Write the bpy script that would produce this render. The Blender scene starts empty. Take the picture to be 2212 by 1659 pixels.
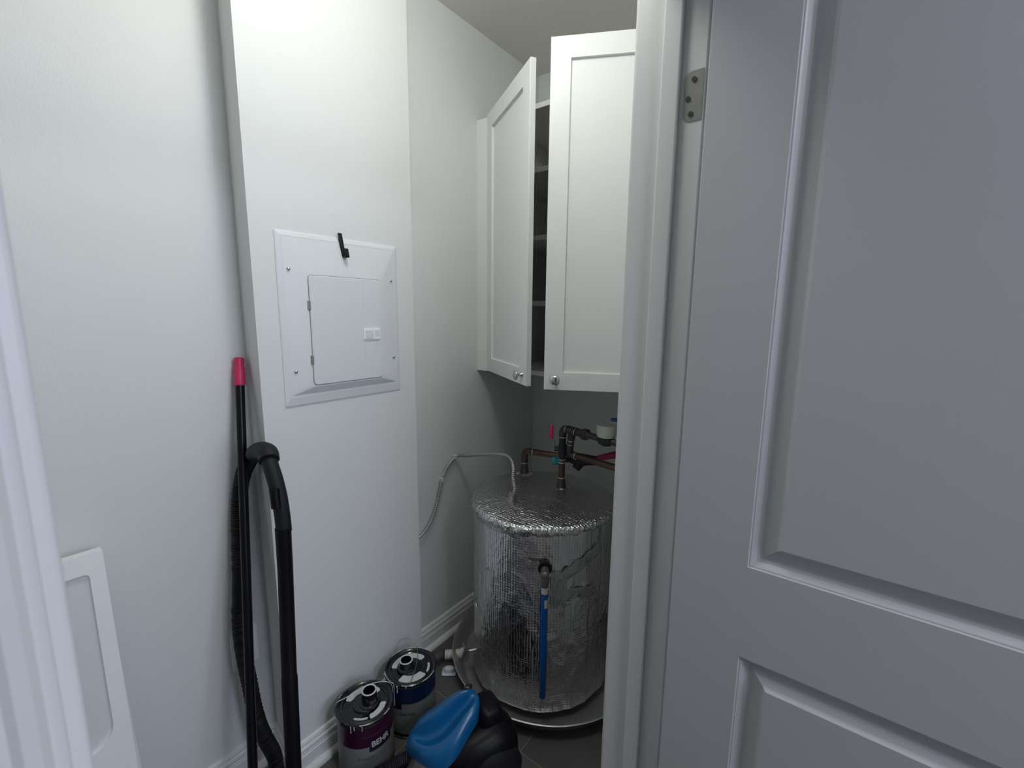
import bpy, bmesh, math, random
from mathutils import Vector, Matrix, noise
random.seed(7)
PI = math.pi
S = bpy.context.scene
C = S.collection

# ------------------------------------------------------------------ camera
def make_camera():
    f, yaw, pit, roll = 972.2, 37.208, 9.06, 0.572
    y, p, r = (math.radians(a) for a in (yaw, pit, roll))
    fw = Vector((-math.sin(y)*math.cos(p), math.cos(y)*math.cos(p), -math.sin(p)))
    rt = Vector((math.cos(y), math.sin(y), 0)); up = rt.cross(fw)
    rt2 = rt*math.cos(r)+up*math.sin(r); up2 = -rt*math.sin(r)+up*math.cos(r)
    cd = bpy.data.cameras.new('camera'); co = bpy.data.objects.new('camera', cd)
    C.objects.link(co)
    m = Matrix((rt2, up2, -fw)).transposed().to_4x4(); m.translation = (0, 0, 1.37)
    co.matrix_world = m
    cd.sensor_width = 36; cd.lens = f/2212*36; cd.clip_start = 0.01
    cd.dof.use_dof = True; cd.dof.focus_distance = 1.3; cd.dof.aperture_fstop = 8.5
    S.camera = co
make_camera()

# ------------------------------------------------------------------ light
w = bpy.data.worlds.new('world'); S.world = w; w.use_nodes = True
w.node_tree.nodes['Background'].inputs[0].default_value = (0.74, 0.79, 1.0, 1)
w.node_tree.nodes['Background'].inputs[1].default_value = 0.07
def point(loc, power, rad, col):
    l = bpy.data.lights.new('closet_lamp', 'POINT'); l.energy = power; l.shadow_soft_size = rad; l.color = col
    o = bpy.data.objects.new('closet_lamp', l); o.location = loc; C.objects.link(o)
def area(name, loc, target, size, power, col):
    l = bpy.data.lights.new(name, 'AREA'); l.energy = power; l.size = size; l.color = col
    o = bpy.data.objects.new(name, l); o.location = loc
    o.rotation_euler = (Vector(target)-Vector(loc)).to_track_quat('-Z', 'Y').to_euler(); C.objects.link(o)
point((-0.64, 0.60, 2.33), 9.2, 0.08, (0.98, 1.0, 0.95))
area('hall_fill_light', (2.6, 0.50, 1.7), (-0.8, 0.2, 0.9), 1.2, 27, (0.72, 0.79, 1.0))  # unseen area light, added to bring cool fill in from the hall
area('hall_ceiling_light', (1.2, 0.25, 2.38), (0.9, 0.25, 0), 0.4, 15, (0.90, 0.92, 1.0))
S.view_settings.view_transform = 'Standard'; S.view_settings.look = 'None'
S.view_settings.gamma = 1; S.view_settings.use_curve_mapping = False
S.view_settings.exposure = 0.0

# ------------------------------------------------------------------ materials
def mat(name, col, rough=0.5, metal=0.0, bump=0.0, bscale=300, var=0.0, spec=0.5, coat=0.0, vscale=6):
    m = bpy.data.materials.new(name); m.use_nodes = True; n = m.node_tree.nodes; l = m.node_tree.links
    b = n['Principled BSDF']; b.inputs['Roughness'].default_value = rough; b.inputs['Metallic'].default_value = metal
    b.inputs['Specular IOR Level'].default_value = spec; b.inputs['Coat Weight'].default_value = coat
    tc = n.new('ShaderNodeTexCoord')
    ns = n.new('ShaderNodeTexNoise'); ns.inputs['Scale'].default_value = vscale; l.new(tc.outputs['Object'], ns.inputs['Vector'])
    mx = n.new('ShaderNodeMixRGB'); mx.inputs[1].default_value = (*[c*(1-var) for c in col], 1)
    mx.inputs[2].default_value = (*[min(1, c*(1+var)) for c in col], 1)
    l.new(ns.outputs[0], mx.inputs[0]); l.new(mx.outputs[0], b.inputs['Base Color'])
    if bump:
        n2 = n.new('ShaderNodeTexNoise'); n2.inputs['Scale'].default_value = bscale; l.new(tc.outputs['Object'], n2.inputs['Vector'])
        bp = n.new('ShaderNodeBump'); bp.inputs['Strength'].default_value = bump; bp.inputs['Distance'].default_value = 0.002
        l.new(n2.outputs[0], bp.inputs['Height']); l.new(bp.outputs[0], b.inputs['Normal'])
    return m
M = {}
M['wall'] = mat('wall_paint', (0.76, 0.775, 0.775), 0.55, bump=0.25, bscale=260, var=0.01)
M['ceil'] = mat('ceiling_paint', (0.80, 0.79, 0.74), 0.9, bump=0.3, bscale=150)
M['trim'] = mat('trim_paint', (0.74, 0.75, 0.75), 0.4, bump=0.05, bscale=90, var=0.01)
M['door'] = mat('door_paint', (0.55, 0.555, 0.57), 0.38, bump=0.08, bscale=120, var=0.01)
M['cab'] = mat('cabinet_lacquer', (0.82, 0.83, 0.825), 0.42, bump=0.05, bscale=160)
M['cabin'] = mat('cabinet_melamine', (0.82, 0.82, 0.81), 0.5, var=0.02)
M['panel'] = mat('panel_enamel', (0.75, 0.765, 0.79), 0.35, bump=0.12, bscale=500)
M['tile'] = mat('floor_tile', (0.105, 0.10, 0.10), 0.45, bump=0.25, bscale=60, var=0.25, vscale=9)
M['tile2'] = mat('floor_tile_lighter', (0.12, 0.115, 0.112), 0.45, bump=0.25, bscale=60, var=0.25, vscale=9)
M['grout'] = mat('grout', (0.30, 0.29, 0.28), 0.9, bump=0.3, bscale=200)
M['hall'] = mat('hall_floor', (0.25, 0.22, 0.2), 0.6, var=0.1)
M['black'] = mat('black_plastic', (0.004, 0.004, 0.006), 0.4, var=0.1, spec=0.22)
M['blackmat'] = mat('black_rubber', (0.009, 0.009, 0.012), 0.6, bump=0.1, spec=0.35)
M['blackgl'] = mat('black_gloss', (0.008, 0.008, 0.012), 0.18, coat=0.3)
M['poleblk'] = mat('pole_lacquer', (0.004, 0.004, 0.007), 0.3, spec=0.25)
M['red'] = mat('red_plastic', (0.62, 0.03, 0.12), 0.4, bump=0.05)
M['redpex'] = mat('red_tubing', (0.36, 0.02, 0.08), 0.45)
M['teal'] = mat('teal_plastic', (0.01, 0.26, 0.28), 0.5)
M['bluelev'] = mat('blue_coating', (0.015, 0.07, 0.32), 0.4)
M['blue'] = mat('blue_gloss_plastic', (0.0, 0.105, 0.29), 0.3, coat=0.25, var=0.05)
M['bluepipe'] = mat('blue_tube', (0.0, 0.10, 0.40), 0.45)
M['copper'] = mat('aged_copper', (0.105, 0.062, 0.055), 0.45, 0.7, var=0.35, vscale=25)
M['bronze'] = mat('dull_bronze', (0.075, 0.068, 0.064), 0.5, 0.6, bump=0.3, bscale=120, var=0.3, vscale=30)
M['valveblk'] = mat('valve_iron', (0.03, 0.032, 0.036), 0.5, 0.4, bump=0.4, bscale=120)
M['solder'] = mat('solder', (0.60, 0.60, 0.58), 0.35, 0.7)
M['steel'] = mat('dull_steel', (0.38, 0.38, 0.37), 0.35, 0.9, bump=0.15, bscale=90)
M['chrome'] = mat('chrome', (0.62, 0.62, 0.62), 0.14, 1.0)
M['galv'] = mat('galvanised_pan', (0.50, 0.51, 0.50), 0.42, 0.75, bump=0.15, bscale=30, var=0.12, vscale=12)
M['hinge'] = mat('nickel_hinge', (0.30, 0.30, 0.285), 0.45, 0.6, var=0.12, vscale=60)
M['screw'] = mat('dark_screw', (0.06, 0.065, 0.075), 0.5, 0.5)
M['pvc'] = mat('white_pvc', (0.66, 0.65, 0.60), 0.45, var=0.05)
M['capw'] = mat('off_white_plastic', (0.55, 0.56, 0.51), 0.5)
M['rubbergrey'] = mat('grey_rubber', (0.06, 0.06, 0.06), 0.6)
M['white'] = mat('white_plastic', (0.93, 0.94, 0.95), 0.3, bump=0.04)
M['greyside'] = mat('pale_grey_plastic', (0.72, 0.75, 0.77), 0.4)
M['sensor'] = mat('sensor_plastic', (0.70, 0.72, 0.80), 0.4)
M['canblue'] = mat('navy_label', (0.004, 0.022, 0.075), 0.35, var=0.1)
M['canmar'] = mat('maroon_label', (0.04, 0.004, 0.028), 0.35, var=0.15)
M['canlab'] = mat('grey_label', (0.21, 0.215, 0.215), 0.5, var=0.12, vscale=60)
M['cansteel'] = mat('can_steel', (0.30, 0.30, 0.33), 0.3, 0.9)
M['paint'] = mat('wet_looking_white_paint', (0.66, 0.66, 0.65), 0.3, bump=0.15, bscale=80)
M['ink'] = mat('black_ink', (0.012, 0.012, 0.013), 0.5)
M['inkgrey'] = mat('grey_ink', (0.10, 0.10, 0.10), 0.5)
M['letter'] = mat('pale_letter_ink', (0.55, 0.56, 0.56), 0.5)
M['dustcup'] = mat('smoky_plastic', (0.075, 0.068, 0.066), 0.3)
M['brassdull'] = mat('dull_brass', (0.20, 0.175, 0.16), 0.45, 0.6, bump=0.2, bscale=120, var=0.25, vscale=40)
M['conduit'] = mat('conduit_metal', (0.42, 0.42, 0.41), 0.4, 0.6, var=0.1)

def foil(name, cap=False, dist=0.0026, ribs=0.6, strength=1.0, rough=0.20, col=0.72):
    m = bpy.data.materials.new(name); m.use_nodes = True; n = m.node_tree.nodes; l = m.node_tree.links
    b = n['Principled BSDF']; b.inputs['Metallic'].default_value = 1.0; b.inputs['Roughness'].default_value = rough
    b.inputs['Base Color'].default_value = (col, col, col*0.99, 1)
    tc = n.new('ShaderNodeTexCoord'); sp = n.new('ShaderNodeSeparateXYZ'); l.new(tc.outputs['Object'], sp.inputs[0])
    def mth(op, a, b_=None):
        q = n.new('ShaderNodeMath'); q.operation = op
        for i, v in enumerate((a, b_)):
            if v is None: continue
            if isinstance(v, (int, float)): q.inputs[i].default_value = v
            else: l.new(v, q.inputs[i])
        return q.outputs[0]
    if cap:
        u, v = sp.outputs[0], sp.outputs[1]
    else:
        u = mth('MULTIPLY', mth('ARCTAN2', sp.outputs[1], sp.outputs[0]), 0.258); v = sp.outputs[2]
    cb = n.new('ShaderNodeCombineXYZ')
    l.new(mth('MULTIPLY', u, 1/0.0102), cb.inputs[0]); l.new(mth('MULTIPLY', v, 1/0.0092), cb.inputs[1])
    vo = n.new('ShaderNodeTexVoronoi'); vo.inputs['Scale'].default_value = 1.0; vo.inputs['Randomness'].default_value = 0.18
    vo.feature = 'SMOOTH_F1'; vo.inputs['Smoothness'].default_value = 0.3
    l.new(cb.outputs[0], vo.inputs['Vector'])
    rib = mth('ABSOLUTE', mth('SINE', mth('MULTIPLY', u, PI/0.0102)))
    ns = n.new('ShaderNodeTexNoise'); ns.inputs['Scale'].default_value = 9; ns.inputs['Detail'].default_value = 3
    l.new(tc.outputs['Object'], ns.inputs['Vector'])
    amt = mth('ADD', mth('MULTIPLY', ns.outputs[0], 0.8), 0.35)
    cr = n.new('ShaderNodeTexNoise'); cr.inputs['Scale'].default_value = 34; cr.inputs['Detail'].default_value = 4; cr.inputs['Distortion'].default_value = 1.2
    l.new(tc.outputs['Object'], cr.inputs['Vector'])
    h = mth('ADD', mth('MULTIPLY', mth('MULTIPLY', vo.outputs['Distance'], -(1.1-ribs)), amt), mth('MULTIPLY', mth('MULTIPLY', rib, ribs*0.8), amt))
    h = mth('ADD', h, mth('MULTIPLY', cr.outputs[0], 0.9 if not cap else 1.2))
    bp = n.new('ShaderNodeBump'); bp.inputs['Strength'].default_value = strength; bp.inputs['Distance'].default_value = dist
    l.new(h, bp.inputs['Height']); l.new(bp.outputs[0], b.inputs['Normal'])
    return m
M['foil'] = foil('bubble_foil')
M['foilcap'] = foil('bubble_foil_top', cap=True, ribs=0.1, strength=1.0, dist=0.0045, rough=0.24)
M['foiltape'] = foil('foil_tape', ribs=0.25, strength=0.7, rough=0.26, col=0.82)

# ------------------------------------------------------------------ helpers
def obj(name, bm, m, parent=None, smooth=False, loc=None, auto=None):
    me = bpy.data.meshes.new(name); bmesh.ops.recalc_face_normals(bm, faces=bm.faces[:]); bm.to_mesh(me); bm.free()
    if m is not None: me.materials.append(m)
    if smooth:
        for p in me.polygons: p.use_smooth = True
        if auto is not None:
            try: me.set_sharp_from_angle(angle=math.radians(auto))
            except Exception: pass
    o = bpy.data.objects.new(name, me); C.objects.link(o)
    if parent is not None: o.parent = parent
    if loc is not None: o.location = loc
    return o
def thing(name, label, cat, loc=(0, 0, 0), rz=0, group=None):
    o = bpy.data.objects.new(name, None); C.objects.link(o); o.empty_display_size = 0.05
    o.location = loc; o.rotation_euler = (0, 0, rz); o['label'] = label; o['category'] = cat
    if group: o['group'] = group
    return o
def struct(o, label=None):
    o['kind'] = 'structure'
    if label: o['label'] = label
    return o
def box(bm, lo, hi, bev=0.0, seg=2):
    lo = Vector(lo); hi = Vector(hi)
    r = bmesh.ops.create_cube(bm, size=1.0)
    vs = r['verts']
    for v in vs:
        v.co = Vector(((lo.x+hi.x)/2+v.co.x*(hi.x-lo.x), (lo.y+hi.y)/2+v.co.y*(hi.y-lo.y), (lo.z+hi.z)/2+v.co.z*(hi.z-lo.z)))
    if bev:
        es = list({e for v in vs for e in v.link_edges})
        bmesh.ops.bevel(bm, geom=es, offset=bev, segments=seg, profile=0.5, affect='EDGES')
def bx(name, lo, hi, m, parent=None, bev=0.0, **k):
    bm = bmesh.new(); box(bm, lo, hi, bev); return obj(name, bm, m, parent, **k)
def smoothpath(pts, n=6):
    pts = [Vector(p) for p in pts]
    if len(pts) < 3: return pts
    P = [2*pts[0]-pts[1]]+pts+[2*pts[-1]-pts[-2]]; out = []
    for i in range(1, len(P)-2):
        a, b, c, d = P[i-1:i+3]
        for k in range(n):
            t = k/n
            out.append(0.5*((2*b)+(c-a)*t+(2*a-5*b+4*c-d)*t*t+(3*b-a-3*c+d)*t**3))
    out.append(pts[-1]); return out
def tube(bm, pts, r, seg=14, caps=True):
    pts = [Vector(p) for p in pts]; n = len(pts)
    rs = r if isinstance(r, (list, tuple)) else [r]*n
    t0 = (pts[1]-pts[0]).normalized(); ref = Vector((0, 0, 1)) if abs(t0.z) < 0.9 else Vector((1, 0, 0))
    nx = t0.cross(ref).normalized(); rings = []
    for i in range(n):
        t = (pts[min(i+1, n-1)]-pts[max(i-1, 0)]).normalized()
        nx = (nx-t*nx.dot(t)).normalized(); ny = t.cross(nx)
        rings.append([bm.verts.new(pts[i]+(nx*math.cos(a)+ny*math.sin(a))*rs[i]) for a in [2*PI*k/seg for k in range(seg)]])
    for a, b in zip(rings, rings[1:]):
        for k in range(seg): bm.faces.new((a[k], a[(k+1) % seg], b[(k+1) % seg], b[k]))
    if caps: bm.faces.new(rings[0][::-1]); bm.faces.new(rings[-1])
def tb(name, pts, r, m, parent=None, seg=14, sm=0, auto=40):
    P = smoothpath(pts, sm) if sm else pts
    if isinstance(r, (list, tuple)) and len(P) != len(r):
        k = len(r)-1; n = len(P)-1; r2 = []
        for i in range(n+1):
            x = i*k/n; j = min(k-1, int(x)); r2.append(r[j]+(r[j+1]-r[j])*(x-j))
        r = r2
    bm = bmesh.new(); tube(bm, P, r, seg); return obj(name, bm, m, parent, smooth=True, auto=auto)
def lathe(bm, prof, seg=32, mtx=None, close=False):
    mtx = mtx or Matrix(); rings = []
    for r, z in prof:
        if r < 1e-6: rings.append([bm.verts.new(mtx @ Vector((0, 0, z)))])
        else: rings.append([bm.verts.new(mtx @ Vector((r*math.cos(2*PI*k/seg), r*math.sin(2*PI*k/seg), z))) for k in range(seg)])
    prs = list(zip(rings, rings[1:]))+([(rings[-1], rings[0])] if close else [])
    for a, b in prs:
        for k in range(seg):
            k2 = (k+1) % seg
            if len(a) == 1 and len(b) == 1: continue
            if len(a) == 1: bm.faces.new((a[0], b[k2], b[k]))
            elif len(b) == 1: bm.faces.new((a[k], a[k2], b[0]))
            else: bm.faces.new((a[k], a[k2], b[k2], b[k]))
def lt(name, prof, m, parent=None, mtx=None, seg=32, auto=35, close=False, loc=None):
    bm = bmesh.new(); lathe(bm, prof, seg, mtx, close); return obj(name, bm, m, parent, smooth=True, auto=auto, loc=loc)
def aim(loc, d):
    return Matrix.Translation(Vector(loc)) @ Vector(d).normalized().to_track_quat('Z', 'Y').to_matrix().to_4x4()
def sweep(bm, path, prof, closed_ends=True):
    path = [Vector(p) for p in path]; n = len(path); rings = []
    for i in range(n):
        def nrm(a, b): d = (b-a).normalized(); return Vector((d.y, -d.x))
        if i == 0: m_ = nrm(path[0], path[1]); s = 1
        elif i == n-1: m_ = nrm(path[-2], path[-1]); s = 1
        else:
            a = nrm(path[i-1], path[i]); b = nrm(path[i], path[i+1]); m_ = (a+b).normalized(); s = 1/max(0.3, m_.dot(a))
        rings.append([bm.verts.new((path[i].x+m_.x*d*s, path[i].y+m_.y*d*s, z)) for d, z in prof])
    k = len(prof)
    for a, b in zip(rings, rings[1:]):
        for j in range(k): bm.faces.new((a[j], a[(j+1) % k], b[(j+1) % k], b[j]))
    bm.faces.new(rings[0]); bm.faces.new(rings[-1][::-1])
def prism(bm, pts, z0, z1):
    a = [bm.verts.new((x, y, z0)) for x, y in pts]; b = [bm.verts.new((x, y, z1)) for x, y in pts]
    n = len(pts)
    for i in range(n): bm.faces.new((a[i], a[(i+1) % n], b[(i+1) % n], b[i]))
    bm.faces.new(a[::-1]); bm.faces.new(b)
def panelled(bm, w, h, t, holes, prof):
    """slab with front at y=0 facing -Y, x 0..w, z 0..h; holes = (x0,x1,z0,z1), prof = (inset, depth)"""
    V = lambda x, y, z: bm.verts.new((x, y, z))
    def quad(a, b, c, d): bm.faces.new([V(*a), V(*b), V(*c), V(*d)])
    zs = [0]
    for x0, x1, z0, z1 in holes: zs += [z0, z1]
    zs.append(h); x0, x1 = holes[0][0], holes[0][1]
    e = 0.0015
    for a, b in ((e, x0), (x1, w-e)):
        for i in range(len(zs)-1):
            za = zs[i]+(e if i == 0 else 0); zb = zs[i+1]-(e if i == len(zs)-2 else 0)
            quad((a, 0, za), (b, 0, za), (b, 0, zb), (a, 0, zb))
    for i in range(0, len(zs), 2):
        za = zs[i]+(e if i == 0 else 0); zb = zs[i+1]-(e if i == len(zs)-2 else 0)
        quad((x0, 0, za), (x1, 0, za), (x1, 0, zb), (x0, 0, zb))
    for hx0, hx1, z0, z1 in holes:
        pr = None
        for ins, d in prof:
            r = [(hx0+ins, d, z0+ins), (hx1-ins, d, z0+ins), (hx1-ins, d, z1-ins), (hx0+ins, d, z1-ins)]
            if pr:
                for k in range(4): quad(pr[k], pr[(k+1) % 4], r[(k+1) % 4], r[k])
            pr = r
        quad(*pr)
    f = [(e, 0, e), (w-e, 0, e), (w-e, 0, h-e), (e, 0, h-e)]; g = [(0, e, 0), (w, e, 0), (w, e, h), (0, e, h)]
    bk = [(0, t, 0), (w, t, 0), (w, t, h), (0, t, h)]
    for a, b in ((f, g), (g, bk)):
        for k in range(4): quad(a[k], a[(k+1) % 4], b[(k+1) % 4], b[k])
    quad(*bk[::-1])
    bmesh.ops.remove_doubles(bm, verts=bm.verts[:], dist=1e-5)
def text(name, s, size, m, parent, fn, bold=0.0, sx=1.0):
    cu = bpy.data.curves.new(name, 'FONT'); cu.body = s; cu.size = size; cu.offset = bold; cu.resolution_u = 3
    to = bpy.data.objects.new(name, cu); C.objects.link(to)
    bpy.context.view_layer.update()
    me = bpy.data.meshes.new_from_object(to.evaluated_get(bpy.context.evaluated_depsgraph_get()))
    C.objects.unlink(to); bpy.data.objects.remove(to)
    bm = bmesh.new(); bm.from_mesh(me)
    for _ in range(1):
        bmesh.ops.subdivide_edges(bm, edges=[e for e in bm.edges if e.calc_length() > size*0.25], cuts=2)
    bmesh.ops.triangulate(bm, faces=bm.faces[:])
    for v in bm.verts: v.co = fn(v.co.x*sx, v.co.y)
    return obj(name, bm, m, parent)

# ================================================================== STRUCTURE
XL, XP, XN, YB, ZC = -1.32, -1.19, -1.275, 1.86, 2.436
YR0, YR1, YP = 0.536, 0.512, 1.017          # return (inner, outer), end of the boxed-out wall
XI, XO, JY, LY = -0.37, -0.245, 0.85, 0.018    # door wall faces, right and left jamb planes
ZH = 1.99
# floor with tiles
floor = struct(bx('floor', (-1.5, -0.9, -0.06), (XO, 2.0, -0.0015), M['grout']), 'dark tiled closet floor with pale grout lines')
T = 0.305
tile_me = {}
for k, mm in enumerate(('tile', 'tile2')):
    bm = bmesh.new(); box(bm, (-T/2+0.0014, -T/2+0.0014, -0.006), (T/2-0.0014, T/2-0.0014, 0.0), 0.0008, 1)
    o = obj('tile', bm, M[mm], floor); tile_me[k] = o.data
    bpy.data.objects.remove(o)
for i in range(-2, 2):
    for j in range(-5, 3):
        o = bpy.data.objects.new('tile', tile_me[(i*3+j*5) % 2]); C.objects.link(o); o.parent = floor
        o.location = (-0.71+T*(i+0.5), 0.995+T*(j+0.5), 0.0)
struct(bx('floor', (XO, -2.4, -0.06), (3.2, 2.0, 0.0), M['hall']), 'hall floor outside the closet door')
bm = bmesh.new(); prism(bm, [(XL, -0.9), (XL, YR0), (XP, YR1), (XP, YP), (XN, YP), (XN, YB), (XN, YB+0.14), (-1.5, YB+0.14), (-1.5, -0.9)], -0.002, ZC+0.02)
struct(obj('wall_left', bm, M['wall']), 'white painted wall with a boxed-out section holding the electrical panel')
struct(bx('wall_back', (XN-0.0, YB, -0.002), (XI, YB+0.14, ZC+0.02), M['wall']), 'back wall behind the water heater and cabinet')
struct(bx('wall_near', (XL, -0.9, -0.002), (XI, -0.76, ZC+0.02), M['wall']))
# door wall with opening
bm = bmesh.new()
box(bm, (XI+0.004, JY+0.018, -0.002), (XO-0.004, 2.0, ZC+0.02))
box(bm, (XI+0.004, -0.9, -0.002), (XO-0.004, LY-0.018, ZC+0.02))
box(bm, (XI+0.004, LY-0.018, ZH+0.018), (XO-0.004, JY+0.018, ZC+0.02))
struct(obj('wall_right', bm, M['wall']))
struct(bx('ceiling', (-1.5, -0.9, ZC), (XO-0.004, 2.0, ZC+0.06), M['ceil']), 'textured off-white ceiling')
# baseboards
path = [(XL, -0.76), (XL, YR0), (XP, YR1), (XP, YP), (XN, YP), (XN, YB), (XI, YB)]
prof = [(0, 0.0), (0.0145, 0.0), (0.0145, 0.058), (0.0125, 0.060), (0.0125, 0.064), (0.0105, 0.068), (0.0135, 0.074), (0.0125, 0.081), (0.008, 0.085), (0.0095, 0.090), (0.0065, 0.098), (0.002, 0.101), (0, 0.101)]
bm = bmesh.new(); sweep(bm, path, prof)
bb = struct(obj('baseboard_left', bm, M['trim']), 'white moulded baseboard with a rounded shoe')
bm = bmesh.new(); sweep(bm, path, [(0.0145, 0), (0.031, 0), (0.0305, 0.006), (0.0275, 0.012), (0.022, 0.0165), (0.0145, 0.019)])
obj('shoe_moulding', bm, M['trim'], bb)
# jamb and stops
jm = bpy.data.objects.new('trim_1', None); C.objects.link(jm); struct(jm, 'white painted door jamb beside the open door')
bm = bmesh.new()
box(bm, (XI, JY, 0), (XO, JY+0.018, ZH+0.018), 0.0015)
box(bm, (XI, LY-0.018, 0), (XO, LY, ZH+0.018), 0.0015)
box(bm, (XI, LY, ZH), (XO, JY, ZH+0.018), 0.0015)
obj('jamb', bm, M['trim'], jm)
bm = bmesh.new()
box(bm, (-0.318, JY-0.0105, 0), (-0.286, JY+0.001, ZH), 0.003, 3)
box(bm, (-0.318, LY-0.001, 0), (-0.286, LY+0.0105, ZH), 0.003, 3)
box(bm, (-0.318, LY, ZH-0.0105), (-0.286, JY, ZH+0.001), 0.003, 3)
obj('door_stop', bm, M['trim'], jm)
# casings (hall side and closet side)
cs = bpy.data.objects.new('trim_2', None); C.objects.link(cs); struct(cs, 'moulded white door casing at the left edge of the picture')
def casing(x0, sgn, yedge, dirn, name='casing'):
    # profile across y (from the opening outward) and thickness in x
    pr = [(0.0, 0), (0.0, 0.007), (0.003, 0.010), (0.008, 0.0105), (0.011, 0.0085), (0.020, 0.0105), (0.045, 0.015), (0.057, 0.0165), (0.0635, 0.015), (0.064, 0.0)]
    bm = bmesh.new(); pts = [(x0+sgn*t, yedge+dirn*d) for d, t in pr]
    prism(bm, pts, 0, ZH+0.06); return obj(name, bm, M['trim'], cs)
casing(XO-0.004, 1, LY-0.005, -1); casing(XO-0.004, 1, JY+0.005, 1)
casing(XI+0.004, -1, LY-0.005, -1); casing(XI+0.004, -1, JY+0.005, 1)
# hinge leaf let into the right jamb
bm = bmesh.new(); zc, hh, x0, x1, rr = 1.737, 0.040, -0.279, -0.2475, 0.013
out = [(x1, zc-hh), (x1, zc+hh)]
for k in range(7):
    a = PI/2+k*PI/2/6; out.append((x0+rr+rr*math.cos(a), zc+hh-rr+rr*math.sin(a)))
for k in range(7):
    a = PI+k*PI/2/6; out.append((x0+rr+rr*math.cos(a), zc-hh+rr+rr*math.sin(a)))
fa = [bm.verts.new((x, JY-0.0012, z)) for x, z in out]; fb = [bm.verts.new((x, JY+0.0012, z)) for x, z in out]
bm.faces.new(fa); bm.faces.new(fb[::-1])
for k in range(len(out)): bm.faces.new((fa[k], fa[(k+1) % len(out)], fb[(k+1) % len(out)], fb[k]))
hl = obj('hinge_leaf', bm, M['hinge'], jm); hl['label'] = 'dull nickel hinge leaf with three screws'
for x, z in ((-0.263, zc+0.026), (-0.2715, zc-0.003), (-0.2655, zc-0.028)):
    lt('screw', [(0, 0), (0.0028, 0.0), (0.0042, -0.0008), (0.0042, 0.001), (0, 0.001)], M['screw'], hl, mtx=Matrix.Translation((x, JY-0.0018, z)) @ Matrix.Rotation(PI/2, 4, 'X'), seg=14)
# the open door
DW, DH, DT = 0.76, 1.975, 0.035
bm = bmesh.new()
pf = [(0, 0), (0.0012, 0.0026), (0.0036, 0.0030), (0.0058, 0.0048), (0.0115, 0.0106), (0.0165, 0.0128), (0.0205, 0.0126), (0.0400, 0.0054), (0.0425, 0.0036), (0.0460, -0.0002)]
panelled(bm, DW, DH, DT, [(0.124, DW-0.124, 0.19, 0.761), (0.124, DW-0.124, 0.932, DH-0.12)], pf)
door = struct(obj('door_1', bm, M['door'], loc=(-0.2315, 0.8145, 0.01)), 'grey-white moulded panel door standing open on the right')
bx('hinge_knuckle', (-0.2425, 0.8525, 1.697), (-0.2335, 0.861, 1.777), M['hinge'], None, 0.003).parent = None
kn = bpy.data.objects['hinge_knuckle']; kn.parent = jm

# ================================================================== WALL CABINET
CZ0, CZ1, CY = 1.126, 2.114, 1.45
cab = thing('wall_cabinet', 'tall white wall cabinet with two half-open shaker doors above the water heater', 'cabinet', (-0.80, CY, CZ0))
def L(p, o=cab): return tuple(Vector(p)-o.location)
def cbx(name, lo, hi, m='cabin', bev=0.0008): return bx(name, L(lo), L(hi), M[m], cab, bev)
CX0, CX1 = -1.212, -0.372
cbx('side_panel', (CX0, CY, CZ0), (CX0+0.017, YB, CZ1)); cbx('side_panel', (CX1-0.017, CY, CZ0), (CX1, YB, CZ1))
cbx('top_panel', (CX0+0.017, CY, CZ1-0.018), (CX1-0.017, YB, CZ1)); cbx('bottom_panel', (CX0+0.017, CY, CZ0), (CX1-0.017, YB, CZ0+0.018))
cbx('back_panel', (CX0+0.017, YB-0.012, CZ0+0.018), (CX1-0.017, YB, CZ1-0.018))
for z in (1.414, 1.656, 1.898): cbx('shelf', (CX0+0.0175, CY+0.004, z-0.018), (CX1-0.0175, YB-0.012, z))
cbx('filler_strip', (XN, CY-0.019, CZ0-0.001), (CX0, CY, CZ1-0.002), 'cab')
def cdoor(w, hinge, ang, flip, dh=0.0):
    h = CZ1-CZ0+0.004+dh; bm = bmesh.new()
    panelled(bm, w, h, 0.019, [(0.058, w-0.058, 0.056, h-0.058)], [(0, 0), (0.0006, 0.0085), (0.0035, 0.009)])
    o = obj('door', bm, M['cab'], cab)
    if flip:   # hinged on its right edge
        o.matrix_local = Matrix.Translation(L(hinge)) @ Matrix.Rotation(ang, 4, 'Z') @ Matrix.Translation((-w, -0.019, 0))
        kx = 0.036
    else:
        o.matrix_local = Matrix.Translation(L(hinge)) @ Matrix.Rotation(ang, 4, 'Z') @ Matrix.Translation((0, -0.019, 0))
        kx = w-0.034
    k = lt('knob', [(0, -0.030), (0.008, -0.0295), (0.0145, -0.027), (0.0163, -0.0235), (0.015, -0.020), (0.009, -0.017), (0.0052, -0.013), (0.0055, -0.006), (0.009, -0.002), (0.0095, 0.0005)], M['chrome'], o,
           mtx=Matrix.Translation((kx, 0, 0.034)) @ Matrix.Rotation(-PI/2, 4, 'X'), seg=24, auto=60)
    k['label'] = 'round chrome knob'
    return o
cdoor(0.432, (-1.209, CY-0.004, CZ0+0.002), math.radians(-32.3), False)
cdoor(0.462, (-0.370, CY-0.038, CZ0+0.002), math.radians(27.2), True, 0.020)

# ================================================================== ELECTRICAL PANEL
ep = thing('breaker_panel', 'white recessed electrical breaker panel cover on the boxed-out wall', 'electrical panel', (XP, 0.57, 1.112))
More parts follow.
